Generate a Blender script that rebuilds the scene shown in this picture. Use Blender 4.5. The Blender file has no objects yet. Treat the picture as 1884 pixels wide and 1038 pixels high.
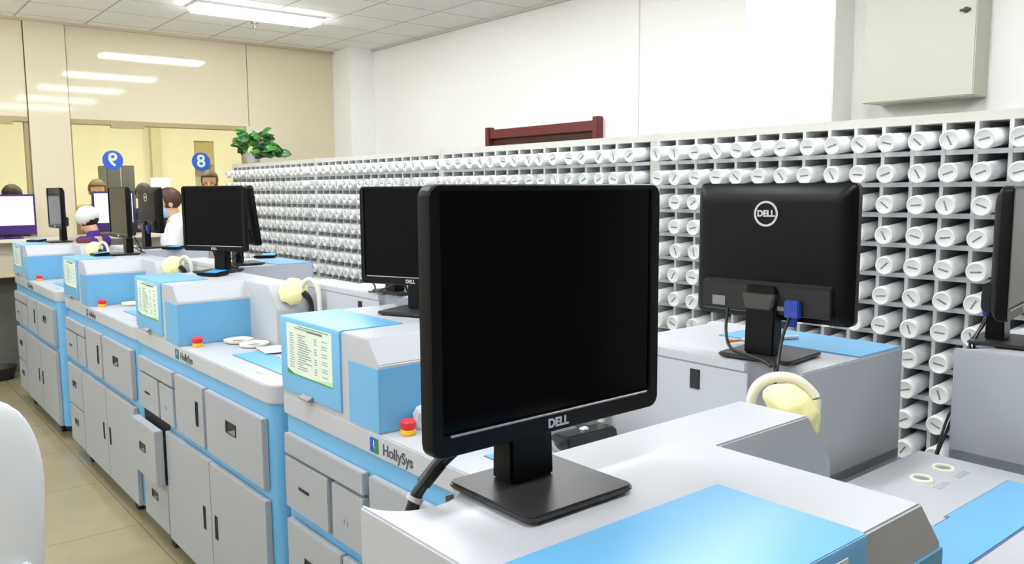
import bpy, bmesh, math, random
from mathutils import Vector, Matrix, Euler
random.seed(7)
PI = math.pi
S = bpy.context.scene
COL = S.collection
CAM_Z = 1.70

# ------------------------------------------------------------------ materials
MATS = {}
def srgb(r, g, b):
    f = lambda c: (c/255/12.92 if c/255 <= .04045 else ((c/255+.055)/1.055)**2.4)
    return (f(r), f(g), f(b), 1)
def mat(name, rgb, rough=.5, metal=0, spec=.5, coat=0, bump=0, bscale=200, var=0, vscale=3):
    if name in MATS: return MATS[name]
    m = bpy.data.materials.new(name); m.use_nodes = True
    nt = m.node_tree; b = nt.nodes['Principled BSDF']
    c = srgb(*rgb)
    b.inputs['Base Color'].default_value = c
    b.inputs['Roughness'].default_value = rough
    b.inputs['Metallic'].default_value = metal
    b.inputs['Specular IOR Level'].default_value = spec
    b.inputs['Coat Weight'].default_value = coat
    if bump or var:
        tc = nt.nodes.new('ShaderNodeTexCoord')
    if bump:
        n = nt.nodes.new('ShaderNodeTexNoise'); n.inputs['Scale'].default_value = bscale
        bp = nt.nodes.new('ShaderNodeBump'); bp.inputs['Strength'].default_value = bump; bp.inputs['Distance'].default_value = .002
        nt.links.new(tc.outputs['Object'], n.inputs['Vector']); nt.links.new(n.outputs['Fac'], bp.inputs['Height'])
        nt.links.new(bp.outputs['Normal'], b.inputs['Normal'])
    if var:
        n2 = nt.nodes.new('ShaderNodeTexNoise'); n2.inputs['Scale'].default_value = vscale; n2.inputs['Detail'].default_value = 3
        mx = nt.nodes.new('ShaderNodeMix'); mx.data_type = 'RGBA'
        mx.inputs['A'].default_value = c
        mx.inputs['B'].default_value = (c[0]*(1-var), c[1]*(1-var), c[2]*(1-var), 1)
        nt.links.new(tc.outputs['Object'], n2.inputs['Vector']); nt.links.new(n2.outputs['Fac'], mx.inputs['Factor'])
        nt.links.new(mx.outputs['Result'], b.inputs['Base Color'])
    MATS[name] = m
    return m
def emit(name, rgb, strength):
    m = bpy.data.materials.new(name); m.use_nodes = True
    nt = m.node_tree; nt.nodes.clear()
    e = nt.nodes.new('ShaderNodeEmission'); o = nt.nodes.new('ShaderNodeOutputMaterial')
    e.inputs['Color'].default_value = srgb(*rgb); e.inputs['Strength'].default_value = strength
    nt.links.new(e.outputs[0], o.inputs[0]); MATS[name] = m
    return m
def line_mat(name, rgb, line_rgb, px, x0, py, y0, w, rough, axes=('X', 'Y'), spec=.5, marble=0, coat=0):
    """plain surface with joints every px / py metres (0 = none) along two object axes"""
    m = mat(name, rgb, rough, spec=spec, coat=coat)
    nt = m.node_tree; b = nt.nodes['Principled BSDF']
    geo = nt.nodes.new('ShaderNodeNewGeometry'); sx = nt.nodes.new('ShaderNodeSeparateXYZ')
    nt.links.new(geo.outputs['Position'], sx.inputs[0])
    prev = None
    for ax, p, o in ((axes[0], px, x0), (axes[1], py, y0)):
        if not p: continue
        a = nt.nodes.new('ShaderNodeMath'); a.operation = 'ADD'; a.inputs[1].default_value = -o + p*100 + p/2
        md = nt.nodes.new('ShaderNodeMath'); md.operation = 'MODULO'; md.inputs[1].default_value = p
        c = nt.nodes.new('ShaderNodeMath'); c.operation = 'COMPARE'; c.inputs[1].default_value = p/2; c.inputs[2].default_value = w/2
        nt.links.new(sx.outputs[ax], a.inputs[0]); nt.links.new(a.outputs[0], md.inputs[0]); nt.links.new(md.outputs[0], c.inputs[0])
        if prev is None: prev = c
        else:
            mxm = nt.nodes.new('ShaderNodeMath'); mxm.operation = 'MAXIMUM'
            nt.links.new(prev.outputs[0], mxm.inputs[0]); nt.links.new(c.outputs[0], mxm.inputs[1]); prev = mxm
    mx = nt.nodes.new('ShaderNodeMix'); mx.data_type = 'RGBA'
    c = srgb(*rgb)
    mx.inputs['A'].default_value = c; mx.inputs['B'].default_value = srgb(*line_rgb)
    if marble:
        tn = nt.nodes.new('ShaderNodeTexNoise'); tn.inputs['Scale'].default_value = 1.7; tn.inputs['Detail'].default_value = 6
        tn.inputs['Distortion'].default_value = 1.45
        nt.links.new(geo.outputs['Position'], tn.inputs['Vector'])
        m2 = nt.nodes.new('ShaderNodeMix'); m2.data_type = 'RGBA'
        m2.inputs['A'].default_value = c; m2.inputs['B'].default_value = (c[0]*(1-marble), c[1]*(1-marble), c[2]*(1-marble), 1)
        nt.links.new(tn.outputs['Fac'], m2.inputs['Factor']); nt.links.new(m2.outputs['Result'], mx.inputs['A'])
    if prev is not None: nt.links.new(prev.outputs[0], mx.inputs['Factor'])
    else: mx.inputs['Factor'].default_value = 0
    nt.links.new(mx.outputs['Result'], b.inputs['Base Color'])
    return m

GREY = mat('grey_powder_coat', (180, 183, 189), .36, spec=.4, bump=.05, bscale=900, var=.03)
DRAWERG = mat('drawer_grey', (157, 161, 166), .5, spec=.35, bump=.05, bscale=900, var=.03)
BLUE = mat('blue_powder_coat', (103, 169, 213), .34, spec=.55, bump=.05, bscale=900, var=.03)
DARKGAP = mat('dark_gap', (24, 26, 32), .7)
BLACKP = mat('black_handle_plastic', (22, 22, 24), .5)
MIDG = mat('mid_grey', (120, 122, 126), .5)
BLK = mat('monitor_black', (5, 4, 7), .36, spec=.2, bump=.03, bscale=1200)
BASEM = mat('monitor_base_black', (44, 43, 45), .35, spec=.5, bump=.05, bscale=800)
SCR = mat('dark_screen', (2, 1, 3), .12, spec=.5); SCR.node_tree.nodes['Principled BSDF'].inputs['IOR'].default_value = 1.2
SILV = mat('silver_logo', (190, 190, 196), .3, metal=.3)
VGA = mat('vga_blue', (26, 58, 150), .5)
CABLE = mat('black_cable', (14, 14, 17), .45)
TIE = mat('clear_tie', (190, 190, 195), .4)
RED = mat('red_button', (208, 32, 44), .35)
YEL = mat('yellow_button_base', (236, 178, 40), .4)
CREAM = mat('cream_ring', (232, 230, 212), .45)
YCAP = mat('pale_yellow_cloth', (240, 234, 172), .8, spec=.2, bump=.4, bscale=90)
HOSE = mat('cream_hose', (224, 220, 206), .55)
PAPERM = mat('label_paper', (214, 226, 214), .6)
PGREEN = mat('label_green', (52, 150, 62), .6)
PLGREEN = mat('label_pale_green', (186, 214, 168), .6)
PTEXT = mat('label_print', (140, 152, 148), .6)
PTEXTD = mat('label_print_dark', (96, 104, 104), .6)
SIGNT = mat('sign_dark_text', (66, 72, 80), .5)
SGREEN = mat('logo_green', (20, 124, 72), .5)
SBLUE = mat('logo_blue', (40, 70, 190), .5)
WHITE = mat('white_plastic', (232, 233, 234), .4, spec=.4)
WHITEP = mat('white_paper', (238, 238, 244), .7)
BOT = mat('bottle_white', (232, 233, 235), .42, spec=.4)
BCAP = mat('bottle_cap_white', (236, 238, 236), .4, spec=.4)
BMARK = mat('bottle_print', (120, 124, 126), .6)
RACK = mat('rack_light_grey', (206, 208, 210), .45, spec=.4)
RACKT = mat('rack_header_grey', (206, 206, 198), .5, spec=.3)
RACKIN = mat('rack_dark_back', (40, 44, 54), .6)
CASTER = mat('caster_rubber', (30, 26, 26), .7)

# ------------------------------------------------------------------ helpers
def tag(o, label, cat, group=None, kind=None):
    o['label'] = label; o['category'] = cat
    if group: o['group'] = group
    if kind: o['kind'] = kind
    return o
def thing(name, label, cat, loc=(0, 0, 0), rz=0, group=None):
    o = bpy.data.objects.new(name, None); COL.objects.link(o)
    o.empty_display_size = .1
    o.location = loc; o.rotation_euler = (0, 0, rz)
    return tag(o, label, cat, group)
def NB(): return bmesh.new()
def box(bm, x0, x1, y0, y1, z0, z1, mi=0):
    v = [bm.verts.new((x, y, z)) for z in (z0, z1) for y in (y0, y1) for x in (x0, x1)]
    fs = []
    for q in ((0, 2, 3, 1), (4, 5, 7, 6), (0, 1, 5, 4), (2, 6, 7, 3), (0, 4, 6, 2), (1, 3, 7, 5)):
        f = bm.faces.new([v[i] for i in q]); f.material_index = mi; fs.append(f)
    return v
def prism(bm, pts, axis, a, b, mi=0):
    """closed polygon extruded along an axis; pts are the two other coordinates in xyz order"""
    def P(u, w, t):
        return {'x': (t, u, w), 'y': (u, t, w), 'z': (u, w, t)}[axis]
    A = [bm.verts.new(P(u, w, a)) for u, w in pts]
    B = [bm.verts.new(P(u, w, b)) for u, w in pts]
    n = len(pts); fs = [bm.faces.new(A), bm.faces.new(B)]
    for i in range(n): fs.append(bm.faces.new((A[i], A[(i+1) % n], B[(i+1) % n], B[i])))
    for f in fs: f.material_index = mi
    bmesh.ops.recalc_face_normals(bm, faces=fs)
    return A + B
def cyl(bm, c, axis, r, h, seg=24, r2=None, mi=0):
    r2 = r if r2 is None else r2
    ret = bmesh.ops.create_cone(bm, cap_ends=True, segments=seg, radius1=r, radius2=r2, depth=h)
    M = Matrix.Translation(c)
    if axis == 'x': M = M @ Matrix.Rotation(PI/2, 4, 'Y')
    if axis == 'y': M = M @ Matrix.Rotation(-PI/2, 4, 'X')
    bmesh.ops.transform(bm, matrix=M, verts=ret['verts'])
    for f in {f for v in ret['verts'] for f in v.link_faces}: f.material_index = mi
    return ret['verts']
def ball(bm, c, r, sc=(1, 1, 1), u=16, v=10, rot=None, mi=0):
    ret = bmesh.ops.create_uvsphere(bm, u_segments=u, v_segments=v, radius=r)
    M = Matrix.Translation(c)
    if rot is not None: M = M @ rot
    M = M @ Matrix.Diagonal((*sc, 1))
    bmesh.ops.transform(bm, matrix=M, verts=ret['verts'])
    for f in {f for w in ret['verts'] for f in w.link_faces}: f.material_index = mi
    return ret['verts']
def lathe(bm, prof, seg=24, c=(0, 0, 0), closed=False, mi=0):
    rings = []
    for r, z in prof:
        rings.append([bm.verts.new((c[0]+max(r, 1e-5)*math.cos(2*PI*i/seg), c[1]+max(r, 1e-5)*math.sin(2*PI*i/seg), c[2]+z)) for i in range(seg)])
    k = len(prof)
    for j in range(k if closed else k-1):
        a, b = rings[j], rings[(j+1) % k]
        for i in range(seg):
            f = bm.faces.new((a[i], a[(i+1) % seg], b[(i+1) % seg], b[i])); f.material_index = mi
    if not closed:
        for r in (rings[0], rings[-1]):
            f = bm.faces.new(r); f.material_index = mi
def spline(pts, n=8):
    P = [Vector(p) for p in pts]; P = [2*P[0]-P[1]] + P + [2*P[-1]-P[-2]]
    out = []
    for i in range(1, len(P)-2):
        for k in range(n):
            t = k/n; a, b, c, d = P[i-1:i+3]
            out.append(.5*((2*b)+(c-a)*t+(2*a-5*b+4*c-d)*t*t+(3*b-a-3*c+d)*t**3))
    out.append(P[-2]); return out
def tube(bm, pts, r, seg=10, n=8, mi=0, smooth=True):
    pts = spline(pts, n) if smooth and len(pts) > 2 else [Vector(p) for p in pts]
    rings = []; up = Vector((.123, .357, .926)).normalized()
    for i, p in enumerate(pts):
        t = (pts[min(i+1, len(pts)-1)]-pts[max(i-1, 0)]).normalized()
        a = t.cross(up)
        if a.length < 1e-3: a = t.cross(Vector((1, 0, 0)))
        a.normalize(); up2 = a.cross(t)
        rr = r(i/(len(pts)-1)) if callable(r) else r
        rings.append([bm.verts.new(p+(a*math.cos(2*PI*k/seg)+up2*math.sin(2*PI*k/seg))*rr) for k in range(seg)])
    fs = []
    for a, b in zip(rings, rings[1:]):
        for k in range(seg): fs.append(bm.faces.new((a[k], a[(k+1) % seg], b[(k+1) % seg], b[k])))
    fs.append(bm.faces.new(rings[0])); fs.append(bm.faces.new(rings[-1]))
    for f in fs: f.material_index = mi
    bmesh.ops.recalc_face_normals(bm, faces=fs)
def bevel(bm, w, seg=2, ang=.5):
    bmesh.ops.recalc_face_normals(bm, faces=bm.faces[:])
    es = [e for e in bm.edges if e.is_manifold and e.calc_face_angle(0) > ang]
    bmesh.ops.bevel(bm, geom=es, offset=w, segments=seg, affect='EDGES', clamp_overlap=True)
def obj(name, bm, m, parent=None, bw=0, seg=2, smooth=True, recalc=True, sharp=35):
    if bw: bevel(bm, bw, seg)
    if recalc: bmesh.ops.recalc_face_normals(bm, faces=bm.faces[:])
    me = bpy.data.meshes.new(name); bm.to_mesh(me); bm.free()
    for x in (m if isinstance(m, (list, tuple)) else [m]): me.materials.append(x)
    if smooth:
        me.shade_smooth(); me.set_sharp_from_angle(angle=math.radians(sharp))
    o = bpy.data.objects.new(name, me); COL.objects.link(o)
    if parent is not None: o.parent = parent
    return o
def baked(o, name=None):
    """apply the modifiers of o into its mesh"""
    dg = bpy.context.evaluated_depsgraph_get(); dg.update()
    me = bpy.data.meshes.new_from_object(o.evaluated_get(dg))
    o.modifiers.clear(); o.data = me
    return o
def boolean(o, other, op):
    md = o.modifiers.new('b', 'BOOLEAN'); md.operation = op; md.object = other; md.solver = 'EXACT'
    baked(o); bpy.data.objects.remove(other)
    return o
def rebevel(o, w, seg=2):
    bm = NB(); bm.from_mesh(o.data)
    bmesh.ops.remove_doubles(bm, verts=bm.verts[:], dist=1e-5)
    bmesh.ops.dissolve_limit(bm, angle_limit=.02, verts=bm.verts[:], edges=bm.edges[:])
    if w: bevel(bm, w, seg)
    bm.to_mesh(o.data); bm.free()
    o.data.shade_smooth(); o.data.set_sharp_from_angle(angle=math.radians(35))
def text_bm(bm, body, size, M, depth=.001, mi=0, bold=0):
    cu = bpy.data.curves.new('t', 'FONT'); cu.body = body; cu.size = size; cu.extrude = depth; cu.align_x = 'CENTER'; cu.align_y = 'CENTER'
    cu.offset = bold; cu.resolution_u = 4
    o = bpy.data.objects.new('t', cu); COL.objects.link(o)
    dg = bpy.context.evaluated_depsgraph_get(); dg.update()
    me = bpy.data.meshes.new_from_object(o.evaluated_get(dg))
    n0 = len(bm.verts); f0 = len(bm.faces)
    bm.from_mesh(me); bm.verts.ensure_lookup_table(); bm.faces.ensure_lookup_table()
    bmesh.ops.transform(bm, matrix=M, verts=bm.verts[n0:])
    for f in bm.faces[f0:]: f.material_index = mi
    bpy.data.objects.remove(o); bpy.data.curves.remove(cu); bpy.data.meshes.remove(me)
def copy_tree(o, parent=None):
    c = o.copy(); COL.objects.link(c)
    if parent is not None: c.parent = parent
    for ch in list(o.children): copy_tree(ch, c)
    return c
def arc(cx, cy, r, a0, a1, n=8):
    return [(cx+r*math.cos(math.radians(a0+(a1-a0)*i/n)), cy+r*math.sin(math.radians(a0+(a1-a0)*i/n))) for i in range(n+1)]
RX90 = Matrix.Rotation(PI/2, 4, 'X')

# ------------------------------------------------------------------ camera
f_px = 1520.0
cam = bpy.data.cameras.new('camera'); co = bpy.data.objects.new('camera', cam); COL.objects.link(co)
cam.sensor_width = 36; cam.sensor_fit = 'HORIZONTAL'; cam.lens = f_px/1884*36; cam.clip_start = .02
r_ = Vector((.77332332, -.63397944, -.00641226)); u_ = Vector((.07575108, .0823498, .99372043)); w_ = Vector((.62947027, .76895291, -.11170765))
co.matrix_world = Matrix(((r_.x, u_.x, -w_.x, 0), (r_.y, u_.y, -w_.y, 0), (r_.z, u_.z, -w_.z, CAM_Z), (0, 0, 0, 1)))
S.camera = co

# ------------------------------------------------------------------ room shell
CEIL = 3.32; XW = 5.0; YF = 9.05; XL = -3.6; YB = -3.2
def struct(name, bm, m, bw=0, smooth=True):
    o = obj(name, bm, m, None, bw, smooth=smooth); o['kind'] = 'structure'; return o
FLOORM = line_mat('floor_tiles', (160, 149, 118), (112, 100, 74), .8, .30, .8, .38, .005, .13, marble=.3)
CEILM = line_mat('ceiling_tiles', (248, 247, 245), (184, 180, 176), .6, .23, .6, .45, .014, .8, spec=.2)
WFARM = line_mat('glossy_beige_panels', (216, 207, 180), (192, 180, 154), 0, 0, 0, 0, .01, .05, spec=.26)
WRIGHTM = line_mat('white_wall_panels', (249, 248, 246), (214, 211, 208), 0, 0, 20, 4.51, .014, .45, spec=.35)
WPLAIN = mat('white_paint', (246, 245, 243), .6, spec=.3)
b = NB(); box(b, XL-.1, XW+.1, YB-.1, YF+.3, -.1, 0); struct('floor', b, FLOORM)
b = NB(); box(b, XL-.1, XW+.1, YB-.1, YF+.3, CEIL, CEIL+.1); struct('ceiling', b, CEILM)
b = NB(); box(b, XW, XW+.2, YB, YF+.2, 0, CEIL); struct('wall_right', b, WRIGHTM)
b = NB(); box(b, XL-.1, XL, YB, YF+.2, 0, CEIL); struct('wall_left', b, WPLAIN)
b = NB(); box(b, XL, XW, YB-.1, YB, 0, CEIL); struct('wall_back', b, mat('back_wall_low_bounce', (150, 148, 146), .6))  # unseen wall, grey chosen to cut light bounced from behind
# far wall with two service openings; joints between its stone panels are real grooves
OT = 2.41; OX0, OX1 = 1.855, 3.62; PX0 = 1.50
b = NB()
g = .004
box(b, PX0+g, OX0-g, YF-.02, YF+.2, 0, CEIL)
box(b, OX0+g, OX1+.03-g, YF, YF+.2, OT, CEIL)
box(b, OX1+.03+g, XW, YF, YF+.2, 0, CEIL)
box(b, OX1, OX1+.03+g, YF, YF+.2, 0, OT)
box(b, XL, .95, YF, YF+.2, 0, CEIL)
box(b, .95+g, PX0-g, YF, YF+.2, OT, CEIL)
box(b, .95, OX1, YF+.02, YF+.2, 0, .92)
struct('wall_far', b, WFARM)
# corner pillar, and the pillar further along the right wall
b = NB(); box(b, 4.69, XW, 8.62, YF, 0, CEIL); struct('wall_corner_pillar', b, WPLAIN, .004)
b = NB(); box(b, 4.77, XW, 2.73, 3.37, 0, CEIL); struct('wall_pillar', b, WPLAIN, .004)
# ceiling edge trim
b = NB(); box(b, 4.965, XW, 3.37, 8.62, CEIL-.025, CEIL)
box(b, 4.965, XW, YB, 2.73, CEIL-.025, CEIL); struct('trim_1', b, mat('trim_grey', (206, 203, 198), .5))
b = NB(); box(b, XL, 4.69, YF-.03, YF, CEIL-.025, CEIL); struct('trim_2', b, mat('trim_beige', (196, 184, 156), .5))

# service windows: header rail, side posts and a clear pane
GLASS = bpy.data.materials.new('clear_glass'); GLASS.use_nodes = True
nt = GLASS.node_tree; nt.nodes.clear()
tr = nt.nodes.new('ShaderNodeBsdfTransparent'); tr.inputs[0].default_value = (.95, .97, .93, 1)
gl = nt.nodes.new('ShaderNodeBsdfGlossy'); gl.inputs['Roughness'].default_value = .02
mx = nt.nodes.new('ShaderNodeMixShader'); fr = nt.nodes.new('ShaderNodeFresnel'); fr.inputs[0].default_value = 1.35
om = nt.nodes.new('ShaderNodeOutputMaterial')
nt.links.new(fr.outputs[0], mx.inputs[0]); nt.links.new(tr.outputs[0], mx.inputs[1]); nt.links.new(gl.outputs[0], mx.inputs[2]); nt.links.new(mx.outputs[0], om.inputs[0])
RAILM = mat('bronze_rail', (168, 152, 110), .45)
for i, (x0, x1, cl) in enumerate(((OX0, OX1, (2.22, 2.42)), (.95, PX0, (1.10, 1.25)))):
    b = NB()
    box(b, x0, x1, YF+.0, YF+.12, OT-.045, OT)
    box(b, x0, x0+.02, YF+.04, YF+.1, .92, OT-.045); box(b, x1-.035, x1, YF+.02, YF+.1, .92, OT-.045)
    box(b, cl[0], cl[1]+.12, YF-.012, YF+.02, OT-.075, OT-.03)
    fr_o = struct('window_%d' % (i+1), b, RAILM, .003)
    b = NB(); box(b, x0+.02, x1-.035, YF+.06, YF+.07, 1.02, OT-.045)
    obj('pane', b, GLASS, fr_o)

# lobby beyond the service windows
LOBM = mat('lobby_yellow_wall', (236, 233, 214), .6, spec=.3, var=.04, vscale=1.2)
LOBD = mat('lobby_darker_strip', (206, 202, 172), .6)  # pillar strip in a darker tone than the wall
LFLOOR = mat('lobby_floor', (190, 184, 160), .2)
b = NB(); box(b, XL, 6.6, YF+.3, 13.2, 0, .1); struct('floor_lobby', b, LFLOOR)
b = NB(); box(b, XL, 6.6, YF+.2, 13.2, CEIL, CEIL+.1); struct('ceiling_lobby', b, mat('lobby_ceiling', (220, 220, 200), .8))
b = NB()
box(b, XL, 4.19, 12.5, 12.7, 0, CEIL); box(b, 4.485, 6.6, 12.5, 12.7, 0, CEIL); box(b, 4.19, 4.485, 12.5, 12.7, 2.44, CEIL)
box(b, 4.10, 4.58, 12.9, 13.0, 0, CEIL)
struct('wall_lobby', b, LOBM)
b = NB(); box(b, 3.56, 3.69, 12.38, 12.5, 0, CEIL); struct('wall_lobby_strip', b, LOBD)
b = NB(); box(b, 4.19, 4.485, 12.55, 12.62, 2.1, 2.44); struct('trim_3', b, mat('lobby_lintel', (186, 172, 122), .6))
b = NB(); box(b, 6.5, 6.6, YF+.2, 12.7, 0, CEIL); struct('wall_lobby_right', b, LOBM)
b = NB(); box(b, XL-.1, XL, YF+.2, 12.7, 0, CEIL); struct('wall_lobby_left', b, LOBM)

# door behind the bottle racks (only its head shows above them)
DRED = mat('dark_red_wood', (112, 40, 44), .35, var=.2, vscale=6)
DREDD = mat('dark_red_panel', (62, 18, 20), .4)
b = NB()
yl, yr = 6.42, 4.90; zt = 2.265
box(b, 4.93, 5.0, yl-.06, yl, 0, zt+.025); box(b, 4.93, 5.0, yr, yr+.06, 0, zt+.03)
box(b, 4.94, 5.0, yr+.06, yl-.06, zt-.085, zt)
d1 = struct('door_1', b, DRED, .004)
b = NB(); box(b, 4.972, 5.0, yr+.06, yl-.06, .01, zt-.085)
for yy in (yr+.18, (yl+yr)/2+.05):
    box(b, 4.964, 4.972, yy, yy+.5, .3, zt-.25)
obj('door_leaf', b, DREDD, d1, .003)
b = NB(); tube(b, [(4.955, 5.75, 1.05), (4.91, 5.75, 1.05), (4.91, 5.75, .9), (4.955, 5.75, .9)], .01, smooth=False)
obj('door_handle', b, SILV, d1)

# electrical box on the right wall
eb = thing('electrical_box', 'large cream metal electrical box with a keyhole latch high on the right wall', 'electrical box', (5.0, 2.26, 2.19))
EBM = mat('cream_metal', (198, 200, 187), .45, spec=.4, var=.03)
b = NB(); box(b, -.16, -.002, -.32, .28, .0, 1.0); obj('box_body', b, EBM, eb, .004)
b = NB(); box(b, -.195, -.16, -.325, .30, .0, 1.005); obj('door', b, EBM, eb, .006)
ebd = eb.children[-1]
b = NB(); cyl(b, (-.198, -.27, .455), 'x', .016, .012, 16); box(b, -.212, -.2, -.295, -.24, .449, .461)
obj('latch', b, mat('latch_dark', (70, 66, 60), .4, metal=.5), ebd, .002)

# ------------------------------------------------------------------ ceiling lights
LAMP = emit('lamp_diffuser', (250, 253, 255), 25.0)
def ceiling_light(x0, x1, y, label, first=[None]):
    if first[0] is None:
        t = thing('ceiling_light', label, 'ceiling light', ((x0+x1)/2, y, CEIL), 0, 'ceiling lights')
        w, d = .60, .15
        b = NB(); box(b, -w, w, -d, -d+.012, -.02, 0); box(b, -w, w, d-.012, d, -.02, 0); box(b, -w, -w+.012, -d, d, -.02, 0); box(b, w-.012, w, -d, d, -.02, 0)
        box(b, -w, w, -d, d, -.003, 0)
        obj('frame', b, WHITE, t)
        b = NB(); box(b, -w+.012, w-.012, -d+.012, d-.012, -.06, -.004); obj('diffuser', b, LAMP, t, .02, 4)
        first[0] = t
    else:
        t = copy_tree(first[0]); t.location = ((x0+x1)/2, y, CEIL); t['label'] = label
    return t
WHERE = {7.45: 'nearest the far glossy wall', 5.5: 'second row back from the far glossy wall', 3.72: 'third row back from the far glossy wall', 1.95: 'fourth row back from the far glossy wall', .2: 'in the added unseen row over the near end'}  # last row is out of view, added to brighten the near machines
for y, wh in WHERE.items():
    for x, wx in ((2.53, 'toward the bottle racks'), (-.12, 'over the aisle'), (-2.5, 'near the left wall')):
        ceiling_light(x, x+1.2, y, ('bright rectangular ceiling light ' + wh + ' ' + wx))
b = NB(); cyl(b, (0, 0, -.008), 'z', .035, .016, 16); cyl(b, (0, 0, -.03), 'z', .008, .04, 10); cyl(b, (0, 0, -.055), 'z', .02, .008, 14)
o = obj('fire_sprinkler', b, mat('sprinkler_metal', (150, 146, 140), .35, metal=.7)); o.location = (3.28, 7.9, CEIL)
tag(o, 'small metal fire sprinkler on the ceiling beyond the bright lamp', 'sprinkler')
# lobby lamps
LAMP2 = emit('lobby_lamp', (255, 248, 226), 48.0)
for i, (x, wl) in enumerate(((1.2, 'left of the pillar'), (3.0, 'behind the number signs'), (5.0, 'toward the lobby right wall'))):
    t = thing('lobby_light', 'warm square ceiling light in the lobby ' + wl, 'ceiling light', (x, 10.2, CEIL), 0, 'lobby lights')
    b = NB(); box(b, -.3, .3, -.3, .3, -.02, 0); obj('frame', b, WHITE, t)
    b = NB(); box(b, -.28, .28, -.28, .28, -.03, -.02); obj('diffuser', b, LAMP2, t)

# ------------------------------------------------------------------ dispensing machine (local x = length, y = depth, z up)
ML, MD, TOP, WT = 1.60, .47, 1.29, 1.03
def notch_tool():
    b = NB()
    pts = [(.078+.070*math.cos(math.radians(a)), MD+.062*math.sin(math.radians(a))) for a in range(180, 361, 12)] + [(.148, MD+.1), (.008, MD+.1)]
    prism(b, pts, 'z', -.1, 2)
    return obj('tool', b, GREY, smooth=False)
def handle(parent, s0, s1, z0, z1, y, lit_floor=False):
    """a black recessed pull: raised rim around a sunken floor"""
    b = NB(); r = .004
    box(b, s0, s1, y-.003, y, z0, z0+r); box(b, s0, s1, y-.003, y, z1-r, z1)
    box(b, s0, s0+r, y-.003, y, z0+r, z1-r); box(b, s1-r, s1, y-.003, y, z0+r, z1-r)
    box(b, s0+r, s1-r, y-.0006, y, z0+r, z1-r)
    if lit_floor:
        prism(b, [(s0+.012, z0+r), (s1-r, z0+r), (s1-r, z0+(z1-z0)*.62)], 'y', y-.0022, y-.0008, 1)  # grey triangle painted in for light on the recess floor
    return obj('handle', b, [BLACKP, MIDG], parent, smooth=False)
def make_machine():
    t = thing('dispensing_machine', 'x', 'dispensing machine', group='blue and grey dispensing machines')
    # blue carcass
    b = NB()
    pts = [(.012, .008), (ML-.06, .008)] + arc(ML-.056, .06, .052, -90, 0, 6) + [(ML-.004, MD-.012), (.012, MD-.012)]
    prism(b, pts, 'z', .10, .966)
    o = boolean(obj('carcass', b, BLUE, t, smooth=False), notch_tool(), 'DIFFERENCE')
    rebevel(o, 0); o.data.materials.clear(); o.data.materials.append(BLUE)
    # grey shell: hood with chamfered ends, worktop slab, flat end panel, rear panel
    b = NB(); prism(b, [(0, WT-.03), (0, TOP), (.565, TOP), (.626, 1.222), (.626, WT-.03)], 'y', .003, .33)
    h1 = obj('hood', b, GREY, smooth=False)
    b = NB(); prism(b, [(0, WT-.03), (0, TOP), (.83, TOP), (.915, 1.188), (.915, WT-.03)], 'y', .325, MD)
    h2 = obj('h2', b, GREY, smooth=False)
    boolean(h1, h2, 'UNION'); boolean(h1, notch_tool(), 'DIFFERENCE')
    h1.parent = t; rebevel(h1, .003)
    b = NB()
    pts = [(0, 0), (ML-.055, 0)] + arc(ML-.055, .055, .055, -90, 0, 8) + [(ML, MD), (0, MD)]
    prism(b, pts, 'z', .963, WT)
    w = boolean(obj('worktop', b, GREY, t, smooth=False), notch_tool(), 'DIFFERENCE'); rebevel(w, .004)
    b = NB(); box(b, 0, .012, .004, MD, .1, .965); box(b, .0, ML-.004, MD-.012, MD, .1, .965)
    e = boolean(obj('end_panel', b, GREY, t, smooth=False), notch_tool(), 'DIFFERENCE'); rebevel(e, 0)
    for q in (h1, w, e): q.data.materials.clear(); q.data.materials.append(GREY)
    # blue label door wrapping over the front top edge
    b = NB()
    prism(b, [(-.003, 1.048), (-.003, TOP-.008), (-.0005, TOP+.001), (.006, TOP+.0035), (.214, TOP+.0035), (.214, TOP-.002), (.008, TOP-.002), (.0045, TOP-.006), (.0045, 1.048)], 'x', .004, .415)
    door = obj('label_door', b, BLUE, t, .0012)
    b = NB(); prism(b, [(-.004, 1.043), (-.022, 1.047), (-.022, 1.051), (-.004, 1.060)], 'x', .163, .232); obj('door_handle', b, MIDG, door, .001)
    # printed sheet on the door
    b = NB(); y = -.0042; x0, x1, z0, z1 = .055, .368, 1.112, 1.277
    box(b, x0, x1, y, -.003, z0, z1, 0)
    def q(a, c, d, e, mi): box(b, a, c, y-.0004, y, d, e, mi)
    q(x0+.06, x0+.15, z1-.014, z1-.009, 2); q(x0+.15, x1-.06, z1-.0165, z1-.010, 3)
    q(x0+.09, x1-.02, z1-.006, z1-.003, 1)
    rr = random.Random(3)
    for k in range(15):
        zz = z1-.03-k*.0078
        q(x0+.022, x0+.048+rr.random()*.01, zz-.003, zz, 2)
        a = x0+.075+rr.random()*.01; q(a, a+.03+rr.random()*.075, zz-.0035, zz, 2)
        if k % 4 != 3: q(x1-.115, x1-.100, zz-.004, zz, 2)
        if k % 3 != 1: q(x1-.065, x1-.03, zz-.003, zz, 2)
    q(x0, x1, z0, z0+.004, 1)
    prism(b, [(x0, z0+.004), (x0+.05, z0+.004), (x0, z0+.016)], 'y', y-.0004, y, 1)
    prism(b, [(x1, z0+.004), (x1-.13, z0+.004), (x1, z0+.018)], 'y', y-.0004, y, 4)
    obj('printed_sheet', b, [PAPERM, PGREEN, PTEXT, PTEXTD, PLGREEN], door, smooth=False)
    # blue wrap panel on the hood corner
    b = NB(); prism(b, [(.46, 0), (.629, 0), (.629, .323), (.6262, .323), (.6262, .003), (.46, .003)], 'z', WT+.004, 1.213)
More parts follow.
